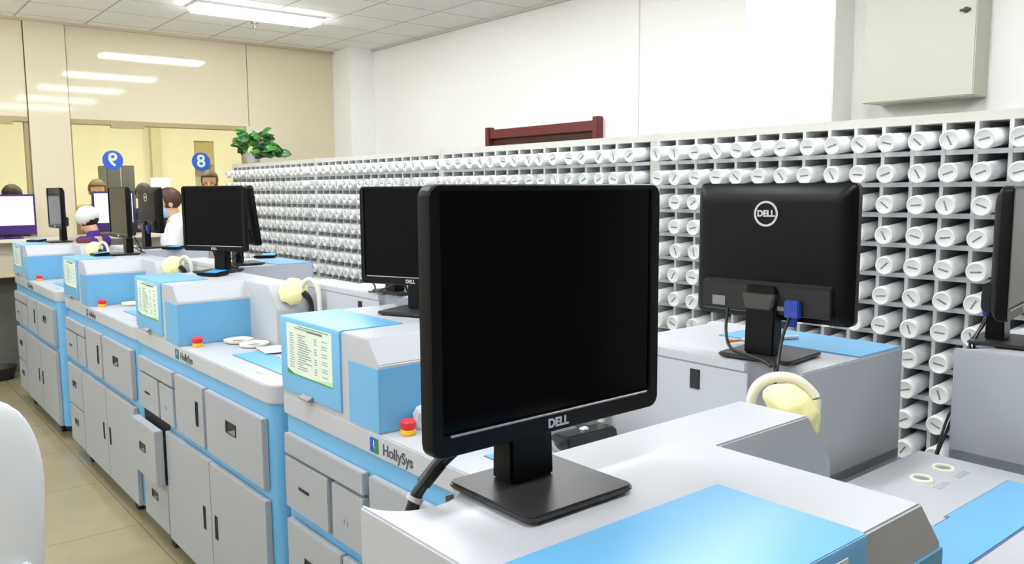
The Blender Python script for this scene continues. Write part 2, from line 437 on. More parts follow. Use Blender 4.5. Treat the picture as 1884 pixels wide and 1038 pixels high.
    obj('corner_panel', b, BLUE, t, .0008)
    # maker's sign on the worktop edge
    b = NB(); z0, z1 = .974, 1.016
    prism(b, [(.578, z0), (.622, z0), (.622, z1), (.604, z1)], 'y', -.0015, 0, 1)
    prism(b, [(.578, z0), (.578, z1), (.606, z1), (.594, z0)], 'y', -.0018, 0, 0)
    prism(b, [(.596, z1-.005), (.602, z1-.012), (.598, z1-.018), (.604, z1-.029), (.594, z1-.02), (.597, z1-.014)], 'y', -.0022, 0, 2)
    sg = obj('logo_sign', b, [SBLUE, SGREEN, WHITE], t, smooth=False)
    b = NB(); text_bm(b, 'HollySys', .044, Matrix.Translation((.722, -.0008, .993)) @ RX90 @ Matrix.Scale(1.02, 4, (1, 0, 0)), .0006, bold=.0006)
    obj('lettering', b, SIGNT, sg, smooth=False)
    # drawers, flaps and doors of the front
    y0, y1 = -.016, .007
    def front(name, s0, s1, z0, z1, out=0):
        b = NB(); box(b, s0, s1, y0-out, y1, z0, z1)
        return obj(name, b, DRAWERG, t, .0025)
    front('top_flap', .03, .555, .838, .905)
    d = front('small_drawer', .03, .335, .655, .828); handle(d, .135, .205, .738, .747, y0)
    d = front('small_drawer', .362, .555, .655, .828)
    b = NB(); box(b, .437, .441, y0-.0012, y0, .72, .735); box(b, .456, .460, y0-.0012, y0, .718, .733); obj('vent_slots', b, MIDG, d)
    d = front('tall_door', .59, .945, .653, .908); handle(d, .858, .886, .735, .838, y0)
    d = front('large_drawer', .975, 1.545, .653, .908); handle(d, 1.20, 1.30, .785, .832, y0, True)
    d = front('lower_drawer', .03, .408, .355, .612); handle(d, .16, .25, .475, .515, y0, True)
    d = front('lower_drawer', .03, .408, .108, .345); handle(d, .16, .25, .230, .268, y0, True)
    d = front('cupboard_door', .42, .984, .100, .613); handle(d, .895, .918, .305, .402, y0)
    d = front('cupboard_door', .988, 1.55, .100, .613); handle(d, 1.030, 1.056, .305, .402, y0)
    # worktop fittings
    b = NB()
    pts = [(.955, .108), (1.53, .108), (1.53, .236), (1.20, .236), (1.20, .229), (1.14, .229), (1.14, .236), (.955, .236)]
    prism(b, pts, 'z', WT-.002, WT+.0008, 1)
    pts = [(.96, .112), (1.526, .112), (1.526, .232), (1.205, .232), (1.205, .224), (1.135, .224), (1.135, .232), (.96, .232)]
    prism(b, pts, 'z', WT, WT+.003, 0)
    obj('worktop_lid', b, [BLUE, mat('lid_gap', (92, 104, 140), .6)], t, smooth=False)
    for cx in (1.388, 1.50):
        b = NB(); lathe(b, [(.0175, 0), (.0185, .005), (.023, .006), (.026, .003), (.0265, 0)], 32, (cx, .365, WT), closed=True)
        gr = obj('cup_ring', b, CREAM, t)
        b = NB(); cyl(b, (cx, .365, WT+.0005), 'z', .0178, .001, 24); obj('ring_hole', b, MIDG, gr)
    rr = random.Random(5)
    for (cx, cy) in ((1.352, .062), (1.385, .318), (1.492, .320)):
        b = NB()
        for k in range(4):
            for j in range(3):
                x = cx-.03+k*.016; yv = cy-.008+j*.006
                box(b, x, x+.005+rr.random()*.008, yv, yv+.0016, WT, WT+.0006)
            box(b, cx-.03+k*.016+.004, cx-.03+k*.016+.0055, cy-.01, cy+.008, WT, WT+.0006)
        obj('printed_marks', b, mat('worktop_print', (150, 156, 168), .6), t, smooth=False)
    st = NB(); lathe(st, [(.0, 0), (.019, 0), (.0215, .003), (.0215, .014), (.019, .016), (0, .016)], 28, (.672, .066, WT)); base = obj('stop_button', st, YEL, t)
    b = NB(); lathe(b, [(0, .0), (.019, 0), (.0225, .006), (.022, .02), (.017, .026), (0, .027)], 28, (.672, .066, WT+.0155)); obj('button_cap', b, RED, base)
    # suction outlet: pale yellow cloth cap over the chamfered end and a cream hose dropping behind
    b = NB()
    rings = []
    ax = Vector((.62, -.40, .55)).normalized(); sd = ax.cross(Vector((0, 1, 0))).normalized(); td = ax.cross(sd)
    prof = [(.004, .050), (.012, .046), (.02, .050), (.030, .044), (.036, .045), (.046, .036), (.050, .030), (.058, .020), (.062, .006), (.060, -.008), (.052, -.016), (.003, -.018)]
    c0 = Vector((.903, .410, 1.262)); N = 40
    for j, (r, hh) in enumerate(prof):
        ring = []
        for i in range(N):
            a = 2*PI*i/N
            wob = 1 + (.045*math.sin(9*a+j*.35)+.03*math.sin(5*a+1.3*j)) * (.3+j/len(prof))
            ring.append(b.verts.new(c0+ax*hh+(sd*math.cos(a)+td*math.sin(a))*r*wob))
        rings.append(ring)
    for a, c in zip(rings, rings[1:]):
        for i in range(N): b.faces.new((a[i], a[(i+1) % N], c[(i+1) % N], c[i]))
    b.faces.new(rings[0]); b.faces.new(rings[-1])
    yc = obj('filter_cover', b, YCAP, t, sharp=80)
    b = NB(); tube(b, [(.955, .385, 1.262), (.962, .392, 1.292), (.945, .425, 1.322), (.915, .462, 1.322), (.893, .484, 1.292), (.888, .4855, 1.22), (.888, .4855, 1.06)], .0105, 14)
    hs = obj('suction_hose', b, HOSE, yc)
    b = NB(); tube(b, [(.952, .432, 1.262), (.965, .452, 1.235), (.97, .462, 1.19), (.97, .462, 1.06)], lambda u: .016-.009*u, 10)
    obj('hose_clip', b, CABLE, yc)
    # rear access panel
    b = NB(); box(b, .14, .80, MD, MD+.0025, .62, 1.266); rp = obj('rear_panel', b, GREY, t, .001)
    b = NB(); box(b, .136, .804, MD-.001, MD+.0006, .616, 1.270); obj('panel_seam', b, MIDG, rp, smooth=False)
    b = NB(); box(b, .277, .306, MD+.002, MD+.006, 1.204, 1.253); obj('latch', b, BLACKP, rp, .001)
    for s in (.29, 1.31):
        for y in (.045, .40):
            b = NB(); cyl(b, (s, y, .036), 'y', .036, .026, 18); box(b, s-.02, s+.02, y-.018, y-.014, .03, .10); box(b, s-.02, s+.02, y+.014, y+.018, .03, .10); box(b, s-.028, s+.028, y-.025, y+.025, .09, .1)
            obj('caster', b, CASTER, t)
    return t
proto = make_machine()
FRONT = [(1.115, 2.57), (1.115, 4.27), (1.115, 5.91), (1.115, 7.80)]
BACK = [(2.10, .98), (2.10, 2.67), (2.10, 4.36), (2.10, 6.05)]
LBL_F = ['dispensing machine just behind the large monitor with the clear bag on its worktop',
         'dispensing machine with the pulled-out lower drawer and two white trays on top',
         'third dispensing machine along the aisle, between the open-drawer one and the farthest',
         'farthest dispensing machine along the aisle, beside the dark counter front']
LBL_B = ['dispensing machine under the monitor seen from behind with a round silver emblem',
         'rear-row dispensing machine whose back panel shows behind the second monitor along the aisle',
         'rear-row machine with a pale blue top standing against the bottle racks',
         'farthest rear-row dispensing machine, partly hidden by monitors']
machines = []
def place_machine(x, y, rz, label):
    m = proto if not machines else copy_tree(proto)
    m.location = (x, y, 0); m.rotation_euler = (0, 0, rz); m['label'] = label
    machines.append(m); return m
place_machine(.503, .462, 0, 'nearest dispensing machine, carrying the largest monitor, its blue lid in front')
M7 = place_machine(2.19, .424, 0, 'grey machine at the right picture edge, beyond the nearest worktop')
for (x, y), l in zip(FRONT, LBL_F): place_machine(x, y, -PI/2, l)
for (x, y), l in zip(BACK, LBL_B): place_machine(x, y, PI/2, l)
hb = NB(); tube(hb, [(.945, .425, 1.272), (.955, .440, 1.308), (.972, .462, 1.316), (.992, .480, 1.285), (1.0, .4855, 1.22), (1.0, .4855, 1.06)], .0105, 14)
ho_ = obj('suction_hose', hb, HOSE)
for m in machines[2:6]:
    for ch in m.children:
        for g_ in ch.children:
            if g_.name.startswith('suction_hose'): g_.data = ho_.data
bpy.data.objects.remove(ho_)
for m in machines[6:]:
    for ch in list(m.children):
        if ch.name.startswith('filter_cover'):
            for g_ in list(ch.children): bpy.data.objects.remove(g_)
            bpy.data.objects.remove(ch)
# the pulled-out drawer of the second aisle machine, with a dark sheet painted in for the shade of its opening
mB = machines[3]
for ch in mB.children:
    if ch.name.startswith('lower_drawer') and ch.data.vertices[0].co.z > .34:
        me = ch.data.copy(); ch.data = me
        for v in me.vertices:
            if v.co.y < -.005: v.co.y -= .045
            else: v.co.y -= .03
        for h in ch.children: h.location.y -= .045
        b = NB(); box(b, .026, .417, .0035, .0079, .35, .645); obj('opening_shade', b, DARKGAP, ch, smooth=False)
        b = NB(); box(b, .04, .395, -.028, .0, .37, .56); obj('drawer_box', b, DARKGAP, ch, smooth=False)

# ------------------------------------------------------------------ monitors (local: faces -y, origin on the table under the base)
def make_monitor():
    t = thing('monitor', 'x', 'monitor', group='flat black monitors')
    W, H, Z0 = .405, .327, .083
    def rr(hw, hd, r, cx=0, cy=0, n=5):
        return arc(cx+hw-r, cy+hd-r, r, 0, 90, n)+arc(cx-hw+r, cy+hd-r, r, 90, 180, n)+arc(cx-hw+r, cy-hd+r, r, 180, 270, n)+arc(cx+hw-r, cy-hd+r, r, 270, 360, n)
    b = NB(); prism(b, rr(.094, .089, .014, 0, -.013), 'z', .004, .013); bevel(b, .003, 2)
    for x in (-.075, .075):
        for y in (-.083, .057): cyl(b, (x, y, .002), 'z', .008, .004, 12)
    obj('base', b, BASEM, t)
    b = NB(); prism(b, [(.000, .012), (.006, .15), (.040, .17), (.046, .012)], 'x', -.038, .038)
    nk = obj('neck', b, BLK, t, .004)
    b = NB(); prism(b, [(-.033, .115), (.033, .115), (.043, .150), (-.043, .150)], 'y', .026, .054)
    obj('hinge_cover', b, mat('hinge_grey', (58, 55, 54), .4), nk, .003)
    # bezel ring
    yf, yb = -.034, -.012
    b = NB()
    out = rr(W/2, H/2, .016, 0, Z0+H/2); inn = rr(.1865, .1455, .002, 0, Z0+.028+.1455)
    n = len(out)
    lay = [(out, yb, 0), (out, yf+.003, 0), ([(x*.992, (z-Z0-H/2)*.99+Z0+H/2) for x, z in out], yf, 0), (inn, yf, 0), ([(x*.99, z) for x, z in inn], yf+.005, 0), (inn, yb, 0)]
    R = [[b.verts.new((x, y, z)) for x, z in L] for L, y, _ in lay]
    for k in range(len(R)):
        A, B = R[k], R[(k+1) % len(R)]
        for i in range(n): b.faces.new((A[i], A[(i+1) % n], B[(i+1) % n], B[i]))
    bz = obj('bezel', b, BLK, t)
    b = NB(); tube(b, [(-.176, yf-.0004, Z0+.0258), (.176, yf-.0004, Z0+.0258)], .0017, 8, smooth=False); obj('trim_line', b, mat('bezel_ridge_highlight', (128, 126, 130), .25), bz)  # ridge coloured pale to paint in the highlight along it
    b = NB(); text_bm(b, 'DELL', .0165, Matrix.Translation((0, yf-.0008, Z0+.0125)) @ RX90, .0006, bold=.0006)
    obj('front_logo', b, SILV, bz, smooth=False)
    b = NB(); box(b, -.188, .188, yf+.004, yf+.008, Z0+.026, Z0+.321); obj('screen', b, SCR, t, smooth=False)
    # back shell
    b = NB()
    L0 = rr(W/2-.002, H/2-.002, .016, 0, Z0+H/2); 
    def sc(L, kx, kz): return [(x*kx, (z-Z0-H/2)*kz+Z0+H/2) for x, z in L]
    lay = [(L0, yb-.004), (L0, yb+.004), (sc(L0, .97, .965), yb+.010), (sc(L0, .90, .86), yb+.020), (sc(L0, .80, .76), yb+.025)]
    R = [[b.verts.new((x, y, z)) for x, z in L] for L, y in lay]
    for A, B in zip(R, R[1:]):
        for i in range(n): b.faces.new((A[i], A[(i+1) % n], B[(i+1) % n], B[i]))
    b.faces.new(R[0]); b.faces.new(R[-1])
    bs = obj('back_shell', b, BLK, t, sharp=28)
    b = NB(); box(b, -.175, .175, yb+.0055, yb+.0115, Z0+H-.019, Z0+H-.013); obj('vent_slit', b, DARKGAP, bs, smooth=False)
    # ports housing under the shell
    b = NB(); prism(b, [(.010, .098), (.030, .104), (.030, .168), (.010, .178)], 'x', -.165, .165); ph = obj('port_housing', b, mat('port_dark', (8, 8, 10), .5), bs, .002)
    b = NB(); box(b, .10, .135, .029, .0315, .112, .135); obj('power_socket', b, MIDG, ph, smooth=False)
    b = NB(); box(b, -.055, -.02, .029, .0315, .112, .122); obj('video_socket', b, MIDG, ph, smooth=False)
    # round emblem on the back
    b = NB(); yy = .0268
    lathe(b, [(.0255, 0), (.0255, .002), (.0305, .002), (.0305, 0)], 40, (0, 0, 0), closed=True)
    text_bm(b, 'DELL', .0200, Matrix.Translation((0, 0, .001)), .0008, bold=.0009)
    bmesh.ops.transform(b, matrix=Matrix.Translation((.006, .0132, Z0+H-.072)) @ Matrix.Rotation(PI, 4, 'Z') @ RX90, verts=b.verts[:])
    obj('back_emblem', b, SILV, bs, smooth=False)
    b = NB(); box(b, -.098, -.062, .028, .046, .098, .140); box(b, -.09, -.07, .03, .042, .078, .10); obj('video_plug', b, VGA, t, .003)
    return t
mon0 = make_monitor(); mons = []
def place_monitor(x, y, z, rz, label, tilt=0, lift=0):
    m = mon0 if not mons else copy_tree(mon0)
    m.location = (x, y, z); m.rotation_euler = (0, 0, rz); m['label'] = label
    if tilt:
        for ch in m.children:
            if not ch.name.startswith(('base', 'neck')):
                ch.rotation_euler.x = tilt; ch.location = Vector((0, 0, .18)) - Euler((tilt, 0, 0)).to_matrix() @ Vector((0, 0, .18))
    if lift:
        for ch in m.children:
            if ch.name.startswith('neck'): ch.scale.z = 1+lift/.15
            elif not ch.name.startswith('base'): ch.location.z += lift
    mons.append(m); return m
T = TOP + .0001
K1 = place_monitor(.737, .838, T, 0, 'largest monitor in the middle, dark screen with a silver logo under it')
K5 = place_monitor(1.728, 1.135, T, PI/2+.10, 'black monitor seen from behind with a round silver emblem on its back', lift=.010)
KA = place_monitor(1.49, 2.325, T, -math.radians(67), 'dark monitor partly hidden behind the left edge of the largest monitor', lift=.012)
KB = place_monitor(1.50, 4.175, T, -math.radians(63), 'dark monitor facing the aisle with a blue card reader at its foot', lift=.026)
KC = place_monitor(1.46, 5.78, T, -math.radians(89), 'narrow side-on monitor with a beige reflecting screen in front of the lit white screen', lift=.03)
KD = place_monitor(1.43, 7.60, T, -math.radians(87), 'farthest side-on monitor with a beige reflecting screen, before the beige pillar', lift=.035)
K7 = place_monitor(2.35, .828, T, math.radians(9), 'monitor cut off by the right edge of the picture')
KM5b = place_monitor(1.735, 2.83, T, PI/2+.06, 'monitor on the rear row, only its dark base showing behind another monitor')
KM8 = place_monitor(1.75, 4.52, T, PI/2-.04, 'dark tilted-back monitor seen from behind, overlapped by the aisle monitor in front', math.radians(-7), .028)
KM9 = place_monitor(1.77, 6.32, T, PI/2+.06, 'farthest monitor seen from behind, beside the staff member in the white coat', lift=.03)
K1.scale = (1.005, 1, 1.015)
for ch in K1.children:
    if ch.name.startswith(('base', 'neck')): ch.location.x -= .019; ch.location.y -= .006
def cable(mon, paths, r=.0042, name='cable'):
    bpy.context.view_layer.update(); inv = mon.matrix_basis.inverted()
    for pth in paths:
        b = NB(); tube(b, [inv @ Vector(p) for p in pth], r, 8)
        obj(name, b, CABLE, mon)
bpy.context.view_layer.update()
cable(K1, [[(.70, .868, 1.40), (.66, .890, 1.375), (.615, .905, 1.335), (.585, .905, 1.31), (.568, .907, 1.285), (.562, .912, 1.22), (.562, .914, .9)],
           [(.70, .876, 1.39), (.665, .896, 1.362), (.62, .911, 1.326), (.590, .911, 1.303), (.578, .913, 1.28), (.574, .918, 1.22), (.574, .92, .9)]], .0062)
inv = K1.matrix_basis.inverted()
b = NB(); tube(b, [inv @ Vector(p) for p in ((.616, .908, 1.331), (.60, .908, 1.318), (.586, .909, 1.305))], .0105, 12); obj('ferrite_bead', b, CABLE, K1, .002)
b = NB(); tube(b, [inv @ Vector(p) for p in ((.5755, .909, 1.292), (.5725, .910, 1.286))], .0118, 14); obj('cable_tie', b, TIE, K1)
cable(K5, [[(1.690, 1.225, 1.405), (1.672, 1.215, 1.35), (1.660, 1.19, 1.313), (1.640, 1.12, 1.307), (1.632, 1.066, 1.295), (1.628, 1.045, 1.25), (1.628, 1.045, .8)],
           [(1.690, 1.055, 1.40), (1.672, 1.058, 1.36), (1.648, 1.052, 1.315), (1.634, 1.046, 1.288), (1.624, 1.043, 1.24), (1.624, 1.04, .8)]], .0038)
cable(K7, [[(2.37, .872, 1.40), (2.345, .880, 1.345), (2.305, .884, 1.312), (2.277, .880, 1.298), (2.268, .876, 1.27), (2.262, .882, 1.19), (2.235, .916, 1.10), (2.19, .925, 1.0), (2.155, .926, .93), (2.15, .926, .7)],
           [(2.38, .878, 1.40), (2.345, .889, 1.335), (2.300, .892, 1.304), (2.272, .888, 1.294), (2.260, .884, 1.265), (2.252, .888, 1.18), (2.245, .918, 1.07), (2.20, .930, .98), (2.165, .932, .90), (2.16, .932, .7)]], .0035)
for K, s in ((KA, 1), (KB, 1), (KM5b, -1), (KM8, -1), (KC, 1)):
    M = K.matrix_basis
    pts = [(-.08, .035, .12), (-.075, .06, .06), (-.03, .085, .03), (.02, .100, .012), (.06, .108, .008)]
    pts2 = [(.10, .035, .12), (.085, .07, .05), (.05, .085, .03), (.01, .105, .014), (-.06, .115, .008)]
    cable(K, [[M @ Vector(p) for p in pts], [M @ Vector(p) for p in pts2]], .0035)

# card readers beside the monitors
def card_reader(x, y, rz, label):
    t = thing('card_reader', label, 'card reader', (x, y, T+.004), rz, 'blue topped card readers')
    b = NB(); prism(b, [(-.045, 0), (.045, 0), (.045, .022), (-.045, .014)], 'x', -.062, .062); obj('body', b, BLK, t, .003)
    b = NB(); prism(b, [(-.038, .0145), (.038, .0214), (.038, .0235), (-.038, .0165)], 'x', -.020, .058); obj('touch_pad', b, mat('reader_blue', (40, 150, 205), .3), t, .001)
    return t
card_reader(1.407, 4.016, -math.radians(63), 'blue-topped card reader at the foot of the monitor facing the aisle')
card_reader(1.303, 5.76, -math.radians(89), 'blue-topped card reader below the beige side-on monitor nearer the lit screen')
card_reader(1.285, 7.77, -math.radians(50), 'blue-topped card reader on the farthest aisle machine')
card_reader(2.03, 4.86, math.radians(-35), 'blue-topped card reader on the rear-row machine near the bottle racks')
card_reader(1.85, 6.06, math.radians(-40), 'blue-topped card reader before the staff member in the white coat')

# loose things on the machines
def tray(x, y, label):
    b = NB(); lathe(b, [(0, .0005), (.050, .0005), (.060, .006), (.063, .016), (.058, .017), (.053, .009), (.034, .006), (.033, .0055), (0, .0055)], 40)
    t = obj('round_tray', b, [CREAM, MIDG]); t.location = (x, y, WT)
    for p in t.data.polygons:
        c = p.center
        if math.hypot(c.x, c.y) < .0335 and p.normal.z > .5: p.material_index = 1
    return tag(t, label, 'tray', 'round white trays')
tray(1.352, 3.575, 'round white tray nearer the blue hood of the open-drawer machine')
tray(1.370, 3.440, 'round white tray lying nearer the sheet of paper')
tray(1.34, 5.20, 'round white tray on the third machine, under its blue hood')
b = NB(); prism(b, [(0, 0), (.15, 0), (.15, .10), (0, .10)], 'z', 0, .0015)
bmesh.ops.subdivide_edges(b, edges=b.edges[:], cuts=5, use_grid_fill=True)
for v in b.verts: v.co.z += .008*math.sin(v.co.x*21)*(v.co.y/.1)+.008
o = obj('paper_sheet', b, WHITEP); o.location = (1.345, 3.36, WT); o.rotation_euler = (0, 0, math.radians(-98))
tag(o, 'white sheet of paper lying over the blue lid of the open-drawer machine', 'paper')
# crumpled clear bag
b = NB(); bmesh.ops.create_icosphere(b, subdivisions=3, radius=.043)
rb = random.Random(11)
from mathutils import noise
for v in b.verts:
    n = noise.noise(v.co*42)+.6*noise.noise(v.co*90)
    v.co *= 1+.30*n; v.co.x *= .74; v.co.y *= .36; v.co.z = max(v.co.z, -.036)
BAG = mat('clear_bag', (214, 224, 234), .25, spec=.6); BAG.node_tree.nodes['Principled BSDF'].inputs['Alpha'].default_value = .72
o = obj('plastic_bag', b, BAG, sharp=20); o.location = (1.246, 1.918, WT+.0365); tag(o, 'crumpled clear plastic bag beside the red stop button', 'plastic bag')
# small dark device
dv = thing('label_printer', 'small dark device with grey side lying behind the base of the largest monitor', 'device', (1.475, 1.50, WT+.0008), math.radians(-4))
b = NB(); prism(b, [(-.04, 0), (.04, 0), (.042, .03), (.03, .046), (-.035, .05), (-.042, .03)], 'x', -.092, .075); obj('housing', b, mat('device_dark', (34, 38, 36), .35), dv, .006)
b = NB(); box(b, -.09, .085, -.046, -.040, .012, .022); obj('side_strip', b, mat('device_strip', (176, 178, 172), .4), dv, .002)
b = NB(); box(b, -.02, .0, -.012, .006, .047, .054); obj('button', b, WHITE, dv, .002)
b = NB(); tube(b, [(-.098, 0, .02), (-.13, -.02, .04), (-.14, -.05, .03), (-.12, -.07, .014), (-.16, -.09, .012)], .006, 8); obj('cord', b, MIDG, dv)
# pen
pn = thing('pen', 'white pen with an orange end lying behind the stand of the emblem-backed monitor', 'pen', (1.90, 1.25, T+.0095), math.atan2(-.064, .145))
b = NB(); cyl(b, (.01, 0, .0), 'x', .0055, .17, 12); obj('barrel', b, WHITE, pn)
b = NB(); cyl(b, (-.095, 0, .0), 'x', .0057, .04, 12, .0025); obj('tip', b, mat('pen_orange', (232, 140, 60), .4), pn)

# ------------------------------------------------------------------ bottle racks and bottles
RX, RD = 3.20, .32
ROWS, COLS = 14, 16
CP, RP = .1138, .1168
ZTOP, ZR0 = 1.967, 1.868
SECT = [2.745, 4.626, 6.507, 8.388]          # far end (picture left) of each rack, nearest rack first
WORD = ['first', 'second', 'third', 'fourth', 'fifth', 'sixth', 'seventh', 'eighth', 'ninth', 'tenth', 'eleventh', 'twelfth', 'thirteenth', 'fourteenth', 'fifteenth', 'sixteenth']
RN = ['nearest rack', 'second-nearest rack', 'second-farthest rack', 'farthest rack']
racks = []
CT0 = ZTOP-.035                       # top edge of the first row of cells
def make_rack():
    t = thing('bottle_rack', 'x', 'bottle rack', group='grey bottle racks')
    L = COLS*CP; zb = CT0-RP*ROWS
    b = NB(); box(b, 0, RD, 0, .030, 0, ZTOP+.006); box(b, 0, RD, -L-.030, -L, 0, ZTOP); box(b, -.004, RD, -L-.030, .030, ZTOP-.035, ZTOP); box(b, 0, RD, -L, 0, 0, zb)
    obj('frame', b, RACKT, t, .001)
    for r in range(1, ROWS+1):
        z = CT0-RP*r
        b = NB(); box(b, .0, RD-.01, -L+.001, -.001, z+.012, z+.018); box(b, -.003, .0, -L+.001, -.001, z, z+.018); obj('shelf', b, RACK, t, smooth=False)
    b = NB()
    for c in range(COLS):
        y = -c*CP; box(b, -.005, RD-.012, y-.007, y+.007, zb, CT0)
    obj('dividers', b, RACK, t, smooth=False)
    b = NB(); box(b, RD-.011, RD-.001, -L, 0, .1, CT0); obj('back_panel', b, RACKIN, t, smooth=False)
    return t
r0 = make_rack()
for i, y in enumerate(SECT):
    r = r0 if i == 0 else copy_tree(r0)
    r.location = (RX, y, 0); r['label'] = ['bottle rack nearest the camera, below the electrical box', 'bottle rack below the dark red door head', 'bottle rack just left of the door head, between two joints', 'farthest bottle rack with the potted plant on it'][i]
    racks.append(r)
# one bottle: local +x runs back into the rack, cap faces -x
def bottle_body(bm, seg=20, mi=0):
    prof = [(.031, .03), (.0335, .036), (.0335, .20), (.028, .215)]
    rings = []
    for r, x in prof: rings.append([bm.verts.new((x, r*math.cos(2*PI*i/seg), r*math.sin(2*PI*i/seg))) for i in range(seg)])
    for a, c in zip(rings, rings[1:]):
        for i in range(seg): bm.faces.new((a[i], a[(i+1) % seg], c[(i+1) % seg], c[i])).material_index = mi
    bm.faces.new(rings[0]); bm.faces.new(rings[-1])
def bottle_cap(bm, seg=22, mi=0, mk=1):
    prof = [(.027, .0025), (.031, 0), (.0345, .001), (.0362, .005), (.0362, .030), (.032, .031)]
    rings = []
    for r, x in prof: rings.append([bm.verts.new((x, r*math.cos(2*PI*i/seg), r*math.sin(2*PI*i/seg))) for i in range(seg)])
    for a, c in zip(rings, rings[1:]):
        for i in range(seg): bm.faces.new((a[i], a[(i+1) % seg], c[(i+1) % seg], c[i])).material_index = mi
    for rg in (rings[0], rings[-1]): bm.faces.new(rg).material_index = mi
    f0 = len(bm.faces)
    for k, (a, c) in enumerate(((-.018, -.012), (-.0105, -.004), (-.0025, .004), (.0055, .011), (.0125, .018))):
        box(bm, .0012, .0030, a, c, -.0028, .0028, mk)
b = NB(); bottle_body(b); bo = obj('granule_bottle', b, BOT)
b = NB(); bottle_cap(b); cp = obj('cap', b, [BCAP, BMARK], bo, recalc=True)
b = NB(); bottle_body(b, 14); bottle_cap(b, 14, 1, 2); sm = obj('granule_bottle', b, [BOT, BCAP, BMARK])
TILT = math.radians(5)
SHOW = "7fff,7fff,3e07,3e07,3e07,3e07,7f87,1fdf,1800,1800,1800,,,|ffff,ffff,,,,,,,,,,,,|ffff,ffff,ff,ff,ff,ff,ff,ff,1f,,,,,|ffff,ffff,ffc0,ffc0,ffc0,ffc0,fff0,823d,8000,,,,,"
def picked():
    """cells whose bottle is an object of its own (those that show largest); a hexadecimal mask of columns per rack row"""
    if SHOW[0] == '@': return None
    out = set()
    for s, rack in enumerate(SHOW.split('|')):
        for r, hx in enumerate(rack.split(',')):
            m = int(hx or '0', 16)
            for c in range(COLS):
                if m >> c & 1: out.add((s, r, c))
    return out
PICK = picked()
rest = NB(); first = {'near': True, 'far': True}
rb = random.Random(21)
restM = sm.data
for s, yL in enumerate(SECT):
    for r in range(ROWS):
        for c in range(COLS):
            y = yL-(c+.5)*CP; z = CT0-r*RP-.0622-.006
            x = RX-.088+rb.uniform(-.010, .010); yy = y+rb.uniform(-.004, .004); ang = rb.choice([0, .35, -.5, .8, 1.2, -.9, .15, -.2, 1.5])+rb.uniform(-.15, .15)
            if PICK is None or (s, r, c) in PICK:
                lab = 'white bottle, %s from top and %s from left in the %s' % (WORD[r], WORD[c], RN[s])
                if s == 0:
                    if first['near']: o, k = bo, cp; first['near'] = False
                    else:
                        o = bo.copy(); COL.objects.link(o); k = cp.copy(); COL.objects.link(k); k.parent = o
                    k.rotation_euler.x = ang
                    o.rotation_euler = (0, -TILT, 0)
                else:
                    if first['far']: o = sm; first['far'] = False
                    else: o = sm.copy(); COL.objects.link(o)
                    o.rotation_euler = Euler((0, -TILT, 0)).to_matrix().to_4x4().__matmul__(Matrix.Rotation(ang, 4, 'X')).to_euler()
                o.location = (x, yy, z)
                tag(o, lab, 'bottle', 'white granule bottles')
            else:
                n0 = len(rest.verts)
                rest.from_mesh(restM); rest.verts.ensure_lookup_table()
                bmesh.ops.transform(rest, matrix=Matrix.Translation((x, yy, z)) @ Matrix.Rotation(-TILT, 4, 'Y') @ Matrix.Rotation(ang, 4, 'X'), verts=rest.verts[n0:])
if PICK is not None:
    o = obj('granule_bottles', rest, [BOT, BCAP, BMARK], recalc=False)
    tag(o, 'remaining white bottles low in the racks and in their hidden or distant cells', 'bottles', None, 'stuff')
else: rest.free()

# potted plant on the farthest rack
pl = thing('potted_plant', 'green trailing plant in a pale grey pot on the far end of the racks', 'potted plant', (3.34, 8.20, ZTOP+.0005))
b = NB(); lathe(b, [(0, 0), (.055, 0), (.062, .01), (.078, .12), (.082, .125), (.074, .127), (.070, .105), (0, .105)], 28); obj('pot', b, mat('pot_grey', (206, 208, 210), .5), pl)
LEAF = [mat('leaf_green', (58, 122, 48), .4, var=.3, vscale=20), mat('leaf_light', (124, 168, 84), .4), mat('leaf_dark', (36, 84, 40), .45)]
rp = random.Random(4)
sb = NB()
def leaf(b, base, d, size, mi):
    d = d.normalized(); side = d.cross(Vector((0, 0, 1)))
    if side.length < .1: side = Vector((1, 0, 0))
    side.normalize(); side = (Matrix.Rotation(rp.uniform(-1.0, 1.0), 4, d) @ side); nrm = side.cross(d)
    L = size; pts = [(0, 0, 0), (.22, .36, .04), (.52, .42, .03), (.82, .22, -.03), (1, 0, -.14)]
    ctr = [b.verts.new(base+d*L*u-nrm*L*(.05*u*u)+nrm*L*hh*.0) for u, w, hh in pts]
    for sg in (1, -1):
        ed = [b.verts.new(base+d*L*u+side*sg*L*w+nrm*L*.08*(w > 0)-nrm*L*(.05*u*u)) for u, w, hh in pts[1:-1]]
        row = [ctr[0]]+ed+[ctr[-1]]
        for i in range(4):
            a, c = ctr[i], ctr[i+1]; e, f_ = (row[i], row[i+1])
            vs = [v for k, v in enumerate((a, c, f_, e)) if v not in (a, c, f_, e)[:k]]
            if len(vs) >= 3: b.faces.new(vs).material_index = mi
lf = NB()
for k in range(120):
    if k < 80:
        a = rp.uniform(0, 2*PI); el = rp.uniform(-.1, 1.2)
        tip = Vector((math.cos(a)*rp.uniform(.02, .14), math.sin(a)*rp.uniform(.03, .22), .15+rp.uniform(.0, .16)))
    else:
        tip = Vector((rp.uniform(-.1, .1), -rp.uniform(.2, .56), rp.uniform(.06, .14)))
        a = rp.uniform(0, 2*PI)
    root = Vector((0, 0, .10)) if k < 80 else Vector((0, tip.y*.6, .06))
    tube(sb, [root, (root+tip)/2+Vector((0, 0, .03)), tip], .0035, 5, 4)
    d = Vector((math.cos(a), math.sin(a), rp.uniform(-.65, .6) if k < 80 else rp.uniform(-.15, .5)))
    leaf(lf, tip, d, rp.uniform(.085, .135), rp.choice([0, 0, 1, 2, 2]))
